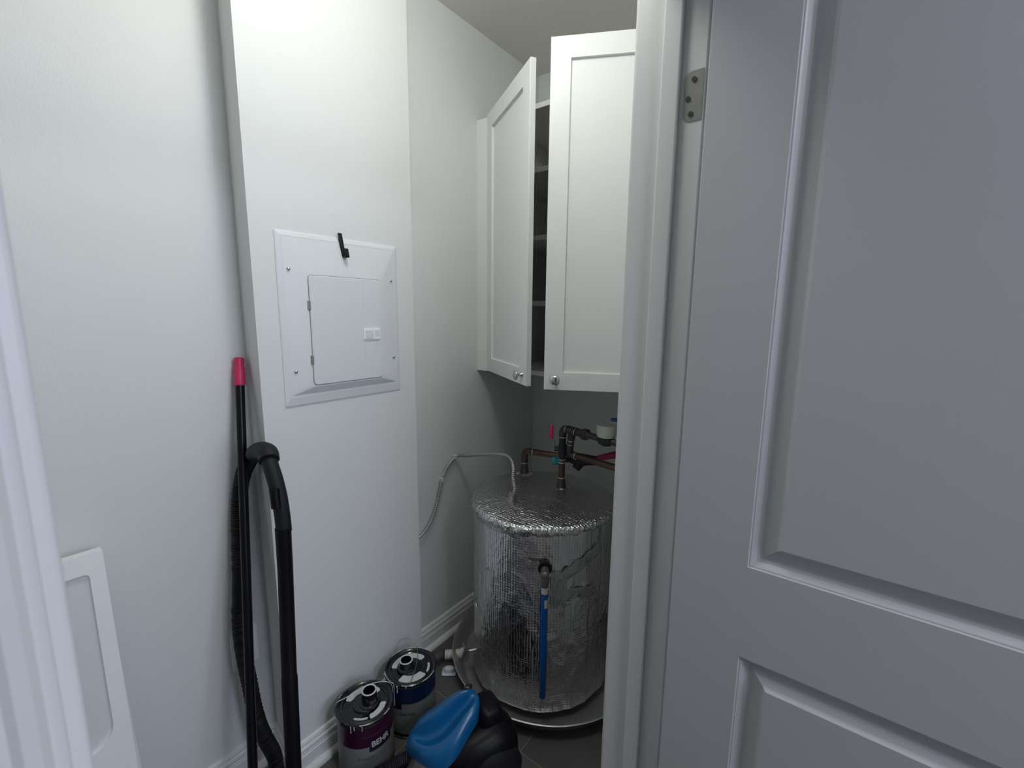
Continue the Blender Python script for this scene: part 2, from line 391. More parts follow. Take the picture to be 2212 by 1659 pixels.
# local frame: u along +Y, v up, out along +X
PW, PH = 0.380, 0.459
def ring_rects(bm, rects, cap=True):
    pr = None
    for (u0, u1, v0, v1, d, r) in rects:
        pts = []
        for cx, cy, a0 in ((u1-r, v0+r, -PI/2), (u1-r, v1-r, 0), (u0+r, v1-r, PI/2), (u0+r, v0+r, PI)):
            for k in range(5):
                a = a0+k*PI/8; pts.append(bm.verts.new((d, cx+r*math.cos(a), cy+r*math.sin(a))))
        if pr:
            for k in range(20): bm.faces.new((pr[k], pr[(k+1) % 20], pts[(k+1) % 20], pts[k]))
        pr = pts
    if cap: bm.faces.new(pr)
bm = bmesh.new()
du0, du1, dv0, dv1 = 0.073, 0.304, 0.052, 0.352
ring_rects(bm, [(0, PW, 0, PH, 0.0, 0.004), (0, PW, 0, PH, 0.002, 0.004), (0.003, PW-0.003, 0.004, PH-0.003, 0.0035, 0.004), (0.013, PW-0.013, 0.024, PH-0.012, 0.0065, 0.002),
                (0.017, PW-0.017, 0.030, PH-0.016, 0.0065, 0.002), (du0-0.004, du1+0.004, dv0-0.003, dv1+0.004, 0.0165, 0.012), (du0+0.0005, du1-0.0005, dv0+0.0005, dv1-0.0005, 0.0165, 0.011),
                (du0+0.0006, du1-0.0006, dv0+0.0006, dv1-0.0006, 0.012, 0.011)])
obj('cover', bm, M['panel'], ep)
bm = bmesh.new()
ring_rects(bm, [(du0+0.002, du1-0.002, dv0+0.002, dv1-0.002, 0.012, 0.010), (du0+0.002, du1-0.002, dv0+0.002, dv1-0.002, 0.0185, 0.010), (du0+0.0035, du1-0.0035, dv0+0.0035, dv1-0.0035, 0.0198, 0.009)])
pd = obj('panel_door', bm, M['panel'], ep)
bx('crease', (0.0197, du0+0.166, dv0+0.004), (0.0203, du0+0.1675, dv1-0.004), M['panel'], pd)
bx('crease', (0.0197, du0+0.024, dv0+0.012), (0.0200, du0+0.0245, dv1-0.010), M['panel'], pd)
lat = bx('latch', (0.0195, 0.236, 0.172), (0.0235, 0.292, 0.205), M['white'], pd, 0.0012)
bx('latch_slide', (0.0225, 0.241, 0.176), (0.0252, 0.268, 0.201), M['panel'], pd, 0.001)
bx('latch_recess', (0.0225, 0.274, 0.182), (0.0240, 0.289, 0.200), M['greyside'], pd, 0.0005)
lt('knockout', [(0.006, 0.0), (0.0062, 0.0009), (0.0078, 0.0009), (0.008, 0.0)], M['panel'], pd, mtx=Matrix.Translation((0.0197, 0.281, 0.152)) @ Matrix.Rotation(PI/2, 4, 'Y'), seg=24, close=True)
for v in (0.259, 0.112):
    h = bx('hinge', (0.012, du0-0.004, v), (0.0205, du0+0.004, v+0.024), M['hinge'], ep, 0.001)
for u, v in ((0.028, 0.363), (0.350, 0.352), (0.030, 0.095), (0.352, 0.112)):
    lt('screw', [(0, 0.0135), (0.0022, 0.013), (0.004, 0.0122), (0.0048, 0.009), (0.0048, 0.006)], M['chrome'], ep, mtx=Matrix.Translation((0, u, v)) @ Matrix.Rotation(PI/2, 4, 'Y'), seg=16, auto=60)
# hook
hk = thing('wall_hook', 'small black J-shaped hook stuck to the top of the breaker panel cover', 'hook', (XP+0.009, 0.745, 1.522))
bm = bmesh.new()
box(bm, (0.000, 0.005, 0.0), (0.003, 0.017, 0.062), 0.0008)
box(bm, (0.000, 0.005, -0.004), (0.020, 0.017, -0.0005), 0.0008)
box(bm, (0.017, 0.005, -0.004), (0.020, 0.017, 0.020), 0.0008)
for v in bm.verts: v.co.y += (0.03-v.co.z)*0.16-0.002
obj('hook_body', bm, M['blackmat'], hk)

# wall plate behind the poles
wp = thing('wall_plate', 'white outlet wall plate low on the wall, half hidden behind the black hose', 'outlet', (XL, 0.466, 0.345))
bx('plate', (0, -0.036, 0), (0.006, 0.036, 0.116), M['white'], wp, 0.003)
for z in (0.022, 0.066): bx('receptacle', (0.005, -0.0165, z), (0.0075, 0.0165, z+0.028), M['white'], wp, 0.002)

# ================================================================== DRAIN PAN
PCX, PCY = -0.865, 1.388
pan = thing('drain_pan', 'round dull metal drain pan under the water heater', 'drain pan', (PCX, PCY, 0))
bm = bmesh.new()
lathe(bm, [(0, 0.002), (0.330, 0.002), (0.336, 0.004), (0.352, 0.030), (0.370, 0.057), (0.374, 0.060), (0.3775, 0.0585), (0.376, 0.055), (0.372, 0.054), (0.3545, 0.029), (0.338, 0.001), (0, 0.0005)], 96)
for v in bm.verts:
    r = math.hypot(v.co.x, v.co.y)
    if r > 0.33:
        a = math.atan2(v.co.y, v.co.x); k = 1+0.003*noise.noise(Vector((math.cos(a)*5, math.sin(a)*5, 2)))
        v.co.x *= k; v.co.y *= k
obj('pan_body', bm, M['galv'], pan, smooth=True, auto=50)
a = math.atan2(1.133-PCY, -1.137-PCX)
d = Vector((math.cos(a), math.sin(a), 0))
tb('drain_fitting', [d*0.345+Vector((0, 0, 0.032)), d*0.407+Vector((0, 0, 0.032))], 0.0175, M['pvc'], pan, 20)
tb('lock_nut', [d*0.333+Vector((0, 0, 0.032)), d*0.345+Vector((0, 0, 0.032))], 0.021, M['pvc'], pan, 6)
dh = thing('drain_hose', 'short grey rubber drain hose running from the pan fitting toward the paint can', 'hose', (PCX+d.x*0.409, PCY+d.y*0.409, 0))
tb('hose_body', [(0, 0, 0.032), d*0.018+Vector((0, 0, 0.031)), d*0.03+Vector((0.0, -0.035, 0.024)), d*0.03+Vector((0.012, -0.09, 0.021)), d*0.03+Vector((0.035, -0.14, 0.021))], 0.0205, M['rubbergrey'], dh, 16, 5)

# ================================================================== WATER HEATER
HX, HY, HR, HT = -0.865, 1.335, 0.258, 0.702
wh = thing('water_heater', 'short round water heater wrapped in silver bubble foil, standing in the metal pan', 'water heater', (HX, HY, 0.004))
NS, NZ = 288, 90
bm = bmesh.new(); rings = []
for j in range(NZ+1):
    z = 0.03+(HT-0.035)*j/NZ; ring = []
    for i in range(NS):
        a = 2*PI*i/NS
        r = HR-0.003
        r += 0.0030*noise.noise(Vector((math.cos(a)*2.2, math.sin(a)*2.2, z*3.0)))
        r += 0.0026*noise.noise(Vector((math.cos(a)*9, math.sin(a)*9, z*16)))+0.0012*noise.noise(Vector((math.cos(a)*22, math.sin(a)*22, z*50)))
        q = noise.noise(Vector((math.cos(a)*4.5+7, math.sin(a)*4.5, z*9+3)))
        r += 0.0042*max(0, 0.14-abs(q))/0.14*(0.4+0.6*max(0, noise.noise(Vector((a, z*4, 9)))+0.3))
        if z < 0.10: r += 0.003*(0.10-z)/0.07
        if z > 0.64: r -= 0.004*(z-0.64)/0.06
        # overlap seam of the wrap on the right
        if -0.30 < a-2*PI < -0.06 or a > 2*PI-0.30: r -= 0.004
        ring.append(bm.verts.new((r*math.cos(a), r*math.sin(a), z)))
    rings.append(ring)
for A, B in zip(rings, rings[1:]):
    for i in range(NS): bm.faces.new((A[i], A[(i+1) % NS], B[(i+1) % NS], B[i]))
bm.faces.new(rings[0][::-1]); bm.faces.new(rings[-1])
jk = obj('foil_jacket', bm, M['foil'], wh, smooth=True, auto=60)
# cap: lumpy disc with crumpled ragged lip
bm = bmesh.new(); rings = []
prf = [(0.02, 0.002), (0.05, 0.002), (0.08, 0.002), (0.11, 0.0015), (0.14, 0.001), (0.165, 0), (0.19, -0.0015), (0.21, -0.003), (0.225, -0.0045), (0.24, -0.0065), (0.250, -0.0085), (0.2575, -0.011), (0.2625, -0.015), (0.2655, -0.020), (0.266, -0.026), (0.2645, -0.032), (0.261, -0.038)]
NC = 320
for k, (r0, z0) in enumerate(prf):
    ring = []
    for i in range(NC):
        a = 2*PI*i/NC; c_, s_ = math.cos(a), math.sin(a); P = Vector((c_*r0, s_*r0, 0))
        dz = 0.0035*noise.noise(P*9)+0.0018*noise.noise(P*34+Vector((3, 3, 3)))
        dr = 0
        if k > 8:
            w_ = min(1, (k-8)/4)
            cr = noise.noise(Vector((c_*22, s_*22, z0*160)))
            dr = w_*(0.0050*cr+0.0055*noise.noise(Vector((c_*50, s_*50, z0*260+5)))+0.003*noise.noise(Vector((c_*110, s_*110, z0*500+5)))); dz += w_*0.003*noise.noise(Vector((c_*45+3, s_*45, z0*200)))
            if k > 14: dz += (k-14)/2*0.011*noise.noise(Vector((c_*8, s_*8, 4)))
        ring.append(bm.verts.new(((r0+dr)*c_, (r0+dr)*s_, HT+0.004+z0+dz)))
    rings.append(ring)
for A, B in zip(rings, rings[1:]):
    for i in range(NC): bm.faces.new((A[i], A[(i+1) % NC], B[(i+1) % NC], B[i]))
bm.faces.new(rings[0])
obj('foil_cap', bm, M['foilcap'], wh, smooth=True, auto=70)
# foil tape patches on the jacket
def tape(a0, a1, zf, hgt, n=40, off=0.003, seed=0.0, rag=0.3):
    bm = bmesh.new(); rows = []
    for j in range(7):
        t = j/6; row = []
        for i in range(n+1):
            s = i/n; a = math.radians(a0+(a1-a0)*s)
            e = rag*hgt*noise.noise(Vector((s*7+seed, j*0.9, 1)))
            z = zf(s)+hgt*(t-0.5)+e
            r = HR+off+0.0018*noise.noise(Vector((s*18+seed, t*5, 2)))+0.0012*noise.noise(Vector((s*50, t*14, seed)))
            if j in (0, 6): r -= 0.0015
            row.append(bm.verts.new((r*math.cos(a), r*math.sin(a), z)))
        rows.append(row)
    for A, B in zip(rows, rows[1:]):
        for i in range(n): bm.faces.new((A[i], A[i+1], B[i+1], B[i]))
    bmesh.ops.solidify(bm, geom=bm.faces[:], thickness=0.0006)
    return obj('foil_tape', bm, M['foiltape'], wh, smooth=True, auto=40)
tape(-49, -10, lambda s: 0.515+0.075*s, 0.045, seed=1.3, off=0.0018)
tape(-47, -10, lambda s: 0.435+0.030*s+0.015*math.sin(s*5), 0.040, seed=4.1, off=0.0018)
tape(-50, -38, lambda s: 0.475, 0.105, 16, seed=7.7, off=0.0024)
tape(-66, -54, lambda s: 0.572-0.006*s, 0.030, 20, seed=9.2, off=0.007, rag=0.4)
tape(-135, -112, lambda s: 0.345-0.045*s, 0.006, 30, seed=2.2, off=0.0035, rag=0.8)
tape(-125, -70, lambda s: 0.663-0.004*s, 0.016, 50, seed=3.4, off=0.002, rag=0.8)
# relief valve
va = math.radians(-54.5); vd = Vector((math.cos(va), math.sin(va), 0)); vz = 0.550
tb('valve_stem', [vd*0.250+Vector((0, 0, vz+0.012)), vd*0.268+Vector((0, 0, vz+0.012))], 0.022, M['blackmat'], wh, 20)
bm = bmesh.new()
tube(bm, [vd*0.258+Vector((0, 0, vz+0.010)), vd*0.285+Vector((0, 0, vz+0.006))], 0.013, 18)
lathe(bm, [(0, 0.020), (0.007, 0.0195), (0.012, 0.016), (0.0145, 0.010), (0.0145, 0.0), (0.013, -0.004)], 22, aim(vd*0.280+Vector((0, 0, vz+0.002)), vd+Vector((0, 0, 0.1))))
tube(bm, [vd*0.286+Vector((0, 0, vz+0.0)), vd*0.287+Vector((0, 0, vz-0.018)), vd*0.287+Vector((0, 0, vz-0.036))], [0.0135, 0.0145, 0.0118], 20)
o = obj('relief_valve', bm, M['brassdull'], wh, smooth=True, auto=45); o['label'] = 'dull brass relief valve'
dp = tb('discharge_pipe', [vd*0.287+Vector((0, 0, 0.495)), vd*0.289+Vector((0, 0, 0.3)), vd*0.292+Vector((0, 0, 0.124)), vd*0.292+Vector((0, 0, 0.121))], [0.0105, 0.0105, 0.0105, 0.008], M['bluepipe'], wh, 20)
dp['label'] = 'bright blue relief discharge pipe'
tb('pipe_collar', [vd*0.287+Vector((0, 0, 0.520)), vd*0.287+Vector((0, 0, 0.492))], 0.0112, M['pvc'], wh, 20)
def stick(name, rad, c, a0, a1, z0, z1, m, parent, n=8):
    bm = bmesh.new(); A = []
    for i in range(n+1):
        a = a0+(a1-a0)*i/n; A.append((bm.verts.new((c[0]+rad*math.cos(a), c[1]+rad*math.sin(a), z0)), bm.verts.new((c[0]+rad*math.cos(a), c[1]+rad*math.sin(a), z1))))
    for p, q in zip(A, A[1:]): bm.faces.new((p[0], q[0], q[1], p[1]))
    return obj(name, bm, m, parent, smooth=True)
stick('sticker', 0.0109, (vd.x*0.288, vd.y*0.288), va-0.1, va+1.3, 0.445, 0.474, M['pvc'], dp)
# drain valve at the bottom left
dv = Vector((-1.040-HX, 1.120-HY, 0)); dvn = dv.normalized()
bm = bmesh.new()
tube(bm, [dvn*0.25+Vector((0, 0, 0.10)), dvn*0.288+Vector((0, 0, 0.098))], 0.010, 14)
tube(bm, [dvn*0.284+Vector((0, 0, 0.108)), dvn*0.296+Vector((0, 0, 0.070))], [0.012, 0.015], 14)
tube(bm, [dvn*0.292+Vector((-0.020, 0.013, 0.116)), dvn*0.296+Vector((0.0, 0.0, 0.122)), dvn*0.292+Vector((0.018, -0.013, 0.128))], [0.007, 0.0045, 0.007], 10)
tube(bm, [dvn*0.286+Vector((0, 0, 0.10)), dvn*0.296+Vector((0, 0, 0.122))], 0.005, 10)
obj('drain_valve', bm, M['steel'], wh, smooth=True, auto=40)
# electrical connector on the cap
bm = bmesh.new()
ex, ey = -0.918-HX, 1.214-HY
box(bm, (ex-0.016, ey-0.013, HT-0.002), (ex+0.014, ey+0.013, HT+0.012), 0.002)
tube(bm, smoothpath([(ex, ey, HT+0.006), (ex, ey, HT+0.022), (ex+0.004, ey+0.002, HT+0.036)], 4), 0.0125, 16)
obj('cable_connector', bm, M['steel'], wh, smooth=True, auto=40)
# pipe collars in torn foil
for px, py in ((-1.038, 1.459), (-0.833, 1.413)):
    bm = bmesh.new(); lathe(bm, [(0.017, 0.0), (0.020, 0.004), (0.030, 0.001), (0.036, -0.002)], 26, Matrix.Translation((px-HX, py-HY, HT+0.005)))
    for v in bm.verts: v.co += Vector((0.004*noise.noise(v.co*60), 0.004*noise.noise(v.co*60+Vector((5, 0, 0))), 0.004*noise.noise(v.co*70+Vector((0, 4, 0)))))
    obj('torn_collar', bm, M['foiltape'], wh, smooth=True, auto=30)

# ================================================================== ARMOURED CABLE
ac = thing('armoured_cable', 'grey flexible armoured cable looping from the wall to the top of the water heater', 'cable', (XN, 1.3, 0.70))
def AC(p): return Vector(p)-ac.location
pts = [(-1.262, 1.02, 0.487), (-1.258, 1.088, 0.515), (-1.262, 1.129, 0.537), (-1.263, 1.160, 0.58), (-1.264, 1.181, 0.625), (-1.264, 1.196, 0.675), (-1.264, 1.211, 0.716), (-1.264, 1.245, 0.755), (-1.258, 1.29, 0.781),
       (-1.20, 1.285, 0.796), (-1.13, 1.288, 0.814), (-1.06, 1.296, 0.829), (-1.00, 1.290, 0.835), (-0.955, 1.262, 0.832), (-0.925, 1.232, 0.815), (-0.918, 1.220, 0.790), (-0.905, 1.212, 0.765), (-0.905, 1.212, 0.745), (-0.914, 1.216, 0.735)]
sp = smoothpath([AC(p) for p in pts], 26)
bm = bmesh.new(); acc = 0; rs = []
for i, p in enumerate(sp):
    if i: acc += (sp[i]-sp[i-1]).length
    rs.append(0.0056+0.0010*math.sin(acc*2*PI/0.0072))
tube(bm, sp, rs, 12)
obj('armour', bm, M['conduit'], ac, smooth=True, auto=80)
for p in ((-1.264, 1.205, 0.702), (-1.262, 1.283, 0.778)):
    o = bx('clip', AC((XN, p[1]-0.005, p[2]-0.007)), AC((XN+0.019, p[1]+0.005, p[2]+0.009)), M['pvc'], ac, 0.002)

# ================================================================== PIPEWORK
pw = thing('water_pipes', 'dark copper water pipes with soldered joints and valves above the water heater', 'pipes', (-0.833, 1.413, HT))
def W(p): return Vector(p)-pw.location
Z0 = HT+0.004
def P_(name, pts, r, m='copper', sm=0, seg=16):
    r = [q*1.12 for q in r] if isinstance(r, (list, tuple)) else r*1.12
    return tb(name, [W(p) for p in pts], r, M[m], pw, seg, sm)
def ring(p, d, r=0.0128): r = r*1.12; d = Vector(d).normalized(); return tb('solder_ring', [W(Vector(p)-d*0.0016), W(Vector(p)+d*0.0016)], r, M['solder'], pw, 16)
hx, hy = -1.038, 1.459; hz = 0.806
P_('adapter', [(hx, hy, Z0), (hx, hy, Z0+0.022), (hx, hy, Z0+0.03), (hx, hy, Z0+0.048)], [0.0145, 0.0145, 0.0125, 0.0118], 'bronze')
ring((hx, hy, Z0+0.050), (0, 0, 1))
hd = Vector((-0.894+1.021, 1.520-1.489, 0)).normalized()
hp = Vector((hx, hy, hz))
P_('elbow', [(hx, hy, Z0+0.05), (hx, hy, hz-0.020), hp+Vector((0, 0, -0.008))+hd*0.003, hp+hd*0.012+Vector((0, 0, -0.001)), hp+hd*0.03], 0.0125, 'copper', 5)
ring(hp+hd*0.036, hd)
P_('pipe', [hp+hd*0.03, hp+hd*0.225], 0.0108)
cx, cy = -0.833, 1.413
P_('adapter', [(cx, cy, Z0), (cx, cy, Z0+0.026), (cx, cy, Z0+0.030), (cx, cy, Z0+0.046)], [0.0155, 0.0155, 0.013, 0.012], 'bronze')
ring((cx, cy, Z0+0.048), (0, 0, 1)); ring((cx, cy, 0.814), (0, 0, 1)); ring((cx, cy, 0.826), (0, 0, 1)); ring((cx, cy, 0.912), (0, 0, 1), 0.0135)
P_('pipe', [(cx, cy, Z0+0.04), (cx, cy, 0.83)], 0.0108)
bm = bmesh.new()
tube(bm, [W((cx, cy, 0.828)), W((cx, cy, 0.838)), W((cx, cy, 0.845)), W((cx, cy, 0.862)), W((cx, cy, 0.880)), W((cx, cy, 0.888)), W((cx, cy, 0.910))], [0.0125, 0.0128, 0.0145, 0.0160, 0.0145, 0.0128, 0.0128], 16)
vl = Vector((-0.80, -0.60, 0))  # toward image left
tube(bm, [W((cx, cy, 0.866)), W(Vector((cx, cy, 0.866))+vl*0.030)], 0.009, 14)
obj('ball_valve', bm, M['valveblk'], pw, smooth=True, auto=50)
lv = Vector((cx, cy, 0.866))+vl*0.031
P_('lever_arm', [lv, lv+Vector((0, 0, 0.022)), lv+vl*0.010+Vector((0, 0, 0.044))], [0.004, 0.0042, 0.0035], 'steel', 0, 8)
o = P_('lever_grip', [lv+vl*0.010+Vector((0, 0, 0.040)), lv+vl*0.012+Vector((0, 0, 0.046)), lv+vl*0.010+Vector((0, 0, 0.088)), lv+vl*0.009+Vector((0, 0, 0.092))], [0.0045, 0.0066, 0.0060, 0.003], 'red', 0, 12); o['label'] = 'red lever grip'
# top elbow, tee, union
ct = Vector((cx, cy, 0.946)); cd = Vector((-0.60-(-0.833), 1.358-1.413, 0)).normalized()
P_('elbow', [(cx, cy, 0.910), (cx, cy, 0.925), ct+cd*0.004+Vector((0, 0, -0.009)), ct+cd*0.013+Vector((0, 0, -0.001)), ct+cd*0.024], 0.0128, 'bronze', 5)
ring(ct+cd*0.022, cd, 0.0138)
P_('tee', [ct+cd*0.022, ct+cd*0.070], 0.0132, 'bronze')
ring(ct+cd*0.068, cd, 0.0142)
td0 = ct+cd*0.048
dwn = Vector((-0.030, 0.030, -0.105))
P_('pipe', [td0, td0+dwn*0.55], 0.0118, 'bronze')
ring(td0+dwn*0.36, dwn); ring(td0+dwn*0.52, dwn)
el = td0+dwn*0.95; rd = Vector((0.183, -0.031, -0.0)).normalized()
P_('elbow', [td0+dwn*0.52, td0+dwn*0.75, el+Vector((0.002, 0, 0.006)), el+rd*0.014, el+rd*0.036], 0.0128, 'bronze', 5)
ring(el+rd*0.036, rd, 0.0138)
P_('pipe', [el+rd*0.03, el+rd*0.42], 0.0108)
P_('pipe', [ct+cd*0.068, ct+cd*0.100], [0.0115, 0.014], 'bronze')
P_('union_nut', [ct+cd*0.095, ct+cd*0.099, ct+cd*0.120, ct+cd*0.122], [0.016, 0.0185, 0.0185, 0.015], 'bronze', 0, 6)
P_('pipe', [ct+cd*0.120, ct+cd*0.128, ct+cd*0.42], [0.015, 0.010, 0.010], 'bronze')
mv = ct+cd*0.203
lt('mixing_valve_body', [(0, -0.026), (0.018, -0.025), (0.027, -0.018), (0.028, -0.004), (0.026, 0.006), (0, 0.006)], M['valveblk'], pw, mtx=Matrix.Translation(W(mv)+Vector((0, 0, 0.008))), seg=28)
o = lt('mixing_valve_cap', [(0, 0.042), (0.0315, 0.042), (0.0325, 0.044), (0.0335, 0.043), (0.0335, 0.010), (0.030, 0.003), (0, 0.002)], M['capw'], pw, mtx=Matrix.Translation(W(mv)+Vector((0, 0, 0.010))), seg=32); o['label'] = 'off-white round valve cap'
bl = mv+Vector((0.03, 0.028, 0.068))
bm = bmesh.new(); box(bm, W(bl)+Vector((-0.028, -0.009, -0.005)), W(bl)+Vector((0.06, 0.009, 0.005)), 0.0045, 3)
o = obj('blue_lever', bm, M['bluelev'], pw, smooth=True); o['label'] = 'blue valve lever'
P_('lever_arm', [bl+Vector((0.055, 0, -0.002)), bl+Vector((0.070, 0, -0.07))], 0.004, 'steel', 0, 8)
# lower mixing body with teal knob and red tubing
mb = Vector((-0.795, 1.50, 0.808))
bm = bmesh.new()
tube(bm, [W(mb+Vector((-0.05, -0.012, 0.0))), W(mb+Vector((-0.03, -0.007, 0.0))), W(mb+Vector((-0.005, 0, 0))), W(mb+Vector((0.03, 0.008, 0.003))), W(mb+Vector((0.055, 0.012, 0.005)))], [0.016, 0.022, 0.025, 0.020, 0.018], 18)
tube(bm, [W(mb+Vector((0, 0, 0))), W(mb+Vector((-0.015, -0.02, -0.034)))], [0.019, 0.016], 16)
obj('tempering_valve', bm, M['valveblk'], pw, smooth=True, auto=50)
tk = Vector((-0.868, 1.437, 0.806))
o = lt('teal_knob', [(0, 0.020), (0.012, 0.020), (0.0155, 0.017), (0.0165, 0.008), (0.0165, -0.006), (0.012, -0.012), (0, -0.012)], M['teal'], pw, mtx=aim(W(tk), (-0.8, -0.5, -0.1)), seg=12); o['label'] = 'teal plastic knob'
P_('valve_neck', [tk, mb+Vector((-0.02, 0, 0))], 0.009, 'valveblk')
o = P_('red_tubing', [mb+Vector((0.04, 0.01, 0.004)), (-0.735, 1.53, 0.822), (-0.69, 1.56, 0.834), (-0.60, 1.60, 0.836), (-0.50, 1.64, 0.83), (-0.42, 1.70, 0.83)], [0.009]*2+[0.0125]*4, 'redpex')
o['label'] = 'red flexible water tubing'

# ================================================================== PAINT CANS
def paint_can(name, label, loc, rz, band, bandz, lidpatches, spout, seed):
    t = thing(name, label, 'paint can', loc, 0, 'used paint cans on the floor beside the boxed-out wall')
    R_, H_ = 0.0825, 0.190
    lt('can_body', [(0, 0.0), (R_-0.001, 0.0), (R_+0.001, 0.003), (R_-0.001, 0.006), (R_-0.002, 0.010), (R_-0.002, H_-0.008), (R_, H_-0.004), (R_+0.0015, H_), (R_-0.001, H_+0.003), (R_-0.008, H_+0.001), (R_-0.009, H_-0.004), (0, H_-0.004)], M['cansteel'], t, seg=64)
    lt('label_band', [(R_-0.0019, bandz), (R_-0.0008, bandz), (R_-0.0008, H_-0.009), (R_-0.0019, H_-0.009)], band, t, seg=64)
    lt('paper_label', [(R_-0.0019, 0.018), (R_-0.0010, 0.018), (R_-0.0010, bandz), (R_-0.0019, bandz)], M['canlab'], t, seg=64)
    lt('base_band', [(R_-0.0019, 0.008), (R_-0.0012, 0.008), (R_-0.0012, 0.018), (R_-0.0019, 0.018)], M['blackmat'], t, seg=64)
    lid = lt('lid', [(R_+0.001, H_-0.002), (R_+0.003, H_), (R_+0.0025, H_+0.005), (R_-0.001, H_+0.007), (R_-0.006, H_+0.005), (R_-0.010, H_+0.001), (R_-0.016, H_+0.003), (R_-0.019, H_+0.001), (0.066, H_-0.001), (0.036, H_-0.001), (0.034, H_+0.003), (0.030, H_+0.005), (0, H_+0.005)], M['blackgl'], t, seg=64)
    # white label arcs on the lid
    for a0, a1, r0, r1 in lidpatches:
        bm = bmesh.new(); n = 14; lo_, hi_ = [], []
        for i in range(n+1):
            a = math.radians(a0+(a1-a0)*i/n); e = 0.0022*noise.noise(Vector((i*0.9+seed, 1, 1)))
            w0 = r0+e+(0.004 if i in (0, n) else 0); w1 = r1+0.4*e-(0.004 if i in (0, n) else 0)
            lo_.append((w0*math.cos(a), w0*math.sin(a))); hi_.append((w1*math.cos(a), w1*math.sin(a)))
        for i in range(n): 
            prism(bm, [lo_[i], hi_[i], hi_[i+1], lo_[i+1]], H_-0.0012, H_+0.0006)
        bmesh.ops.remove_doubles(bm, verts=bm.verts[:], dist=1e-6)
        obj('paint_smear', bm, M['paint'], lid)
    # pour spout
    sx, sy, sr, sh = spout
    o = lt('spout', [(sr+0.010, H_+0.003), (sr+0.008, H_+0.007), (sr+0.002, H_+0.009), (sr, H_+sh), (sr-0.0025, H_+sh), (sr-0.003, H_+0.012), (0, H_+0.010)], M['blackgl'], t, mtx=Matrix.Translation((sx, sy, 0)), seg=28)
    bm = bmesh.new(); n = 28; A = []
    for i in range(n):
        a = 2*PI*i/n; wv = 0.0009*(1+noise.noise(Vector((i*0.5, seed, 0))))
        A.append([bm.verts.new((sx+rr*math.cos(a), sy+rr*math.sin(a), H_+sh+zz)) for rr, zz in ((sr-0.003-wv, -0.001), (sr-0.0015, 0.0012), (sr+0.0008, 0.0), (sr+0.0005+wv*0.3, -0.002))])
    for i in range(n):
        p, q = A[i], A[(i+1) % n]
        for k in range(3): bm.faces.new((p[k], q[k], q[k+1], p[k+1]))
    obj('spout_paint_rim', bm, M['paint'], o, smooth=True)
    # drips
    def drip(a, rr, z0, ln, wd, cx_=0, cy_=0, par=t):
        a = math.radians(a); x, y = cx_+rr*math.cos(a), cy_+rr*math.sin(a)
        tb('paint_drip', [(x, y, z0), (x, y, z0-ln*0.3), (x, y, z0-ln*0.85), (x, y, z0-ln)], [wd*1.3, wd*0.6, wd*0.8, wd*0.9], M['paint'], par, 8)
    return t, R_, H_, drip, lid
def onfn(R_, a0, z0):
    return lambda x, y: Vector(((R_)*math.cos(a0+x/R_), (R_)*math.sin(a0+x/R_), z0+y))
c1, R_, H_, drip, lid1 = paint_can('paint_can', 'paint can with a maroon band and black lid, nearest the vacuum hose', (-1.074, 0.690, 0), 0, M['canmar'], 0.118,
    [(95, 210, 0.043, 0.064), (-20, 45, 0.046, 0.064), (-70, -25, 0.052, 0.058)], (0.010, 0.010, 0.0215, 0.046), 1.1)
for a, z0, ln, wd in ((-62, H_+0.004, 0.020, 0.0016), (-55, H_+0.004, 0.010, 0.002), (-40, H_+0.004, 0.014, 0.0016)): drip(a, R_+0.0022, z0, ln, wd)
drip(-20, 0.0195, H_+0.041, 0.036, 0.0022, 0.010, 0.012)
stick('logo_patch', R_-0.0004, (0, 0), math.radians(-28), math.radians(24), 0.100, 0.137, M['ink'], c1, 14)
text('lettering', 'BEHR', 0.026, M['letter'], c1, onfn(R_+0.0001, math.radians(-24), 0.114), 0.0008, 0.92)
text('small_print', 'PREMIUM PLUS ULTRA', 0.0075, M['inkgrey'], c1, onfn(R_+0.0001, math.radians(-42), 0.150), 0, 1.0)
text('small_print', 'INTERIOR', 0.011, M['inkgrey'], c1, onfn(R_+0.0001, math.radians(-52), 0.078), 0, 1.0)
c2, R_, H_, drip, lid2 = paint_can('paint_can', 'paint can with a navy band and paint-smeared black lid, nearest the drain pan', (-1.074, 0.868, 0), 0, M['canblue'], 0.128,
    [(88, 158, 0.042, 0.063), (168, 222, 0.040, 0.064), (-80, 12, 0.036, 0.064), (20, 60, 0.056, 0.063)], (-0.010, -0.010, 0.0215, 0.032), 5.3)
for a, z0, ln, wd in ((-78, H_+0.004, 0.075, 0.0016), (-70, H_+0.004, 0.024, 0.0024), (-120, H_+0.004, 0.012, 0.002), (-50, H_+0.005, 0.006, 0.002)): drip(a, R_+0.0022, z0, ln, wd)
stick('logo_patch', R_-0.0004, (0, 0), math.radians(-92), math.radians(-62), 0.108, 0.134, M['ink'], c2, 10)
text('small_print', 'One Coat', 0.012, M['ink'], c2, onfn(R_+0.0001, math.radians(-66), 0.088), 0.0002, 1.0)
text('small_print', '3.79 L', 0.009, M['ink'], c2, onfn(R_+0.0001, math.radians(-85), 0.030), 0, 1.0)
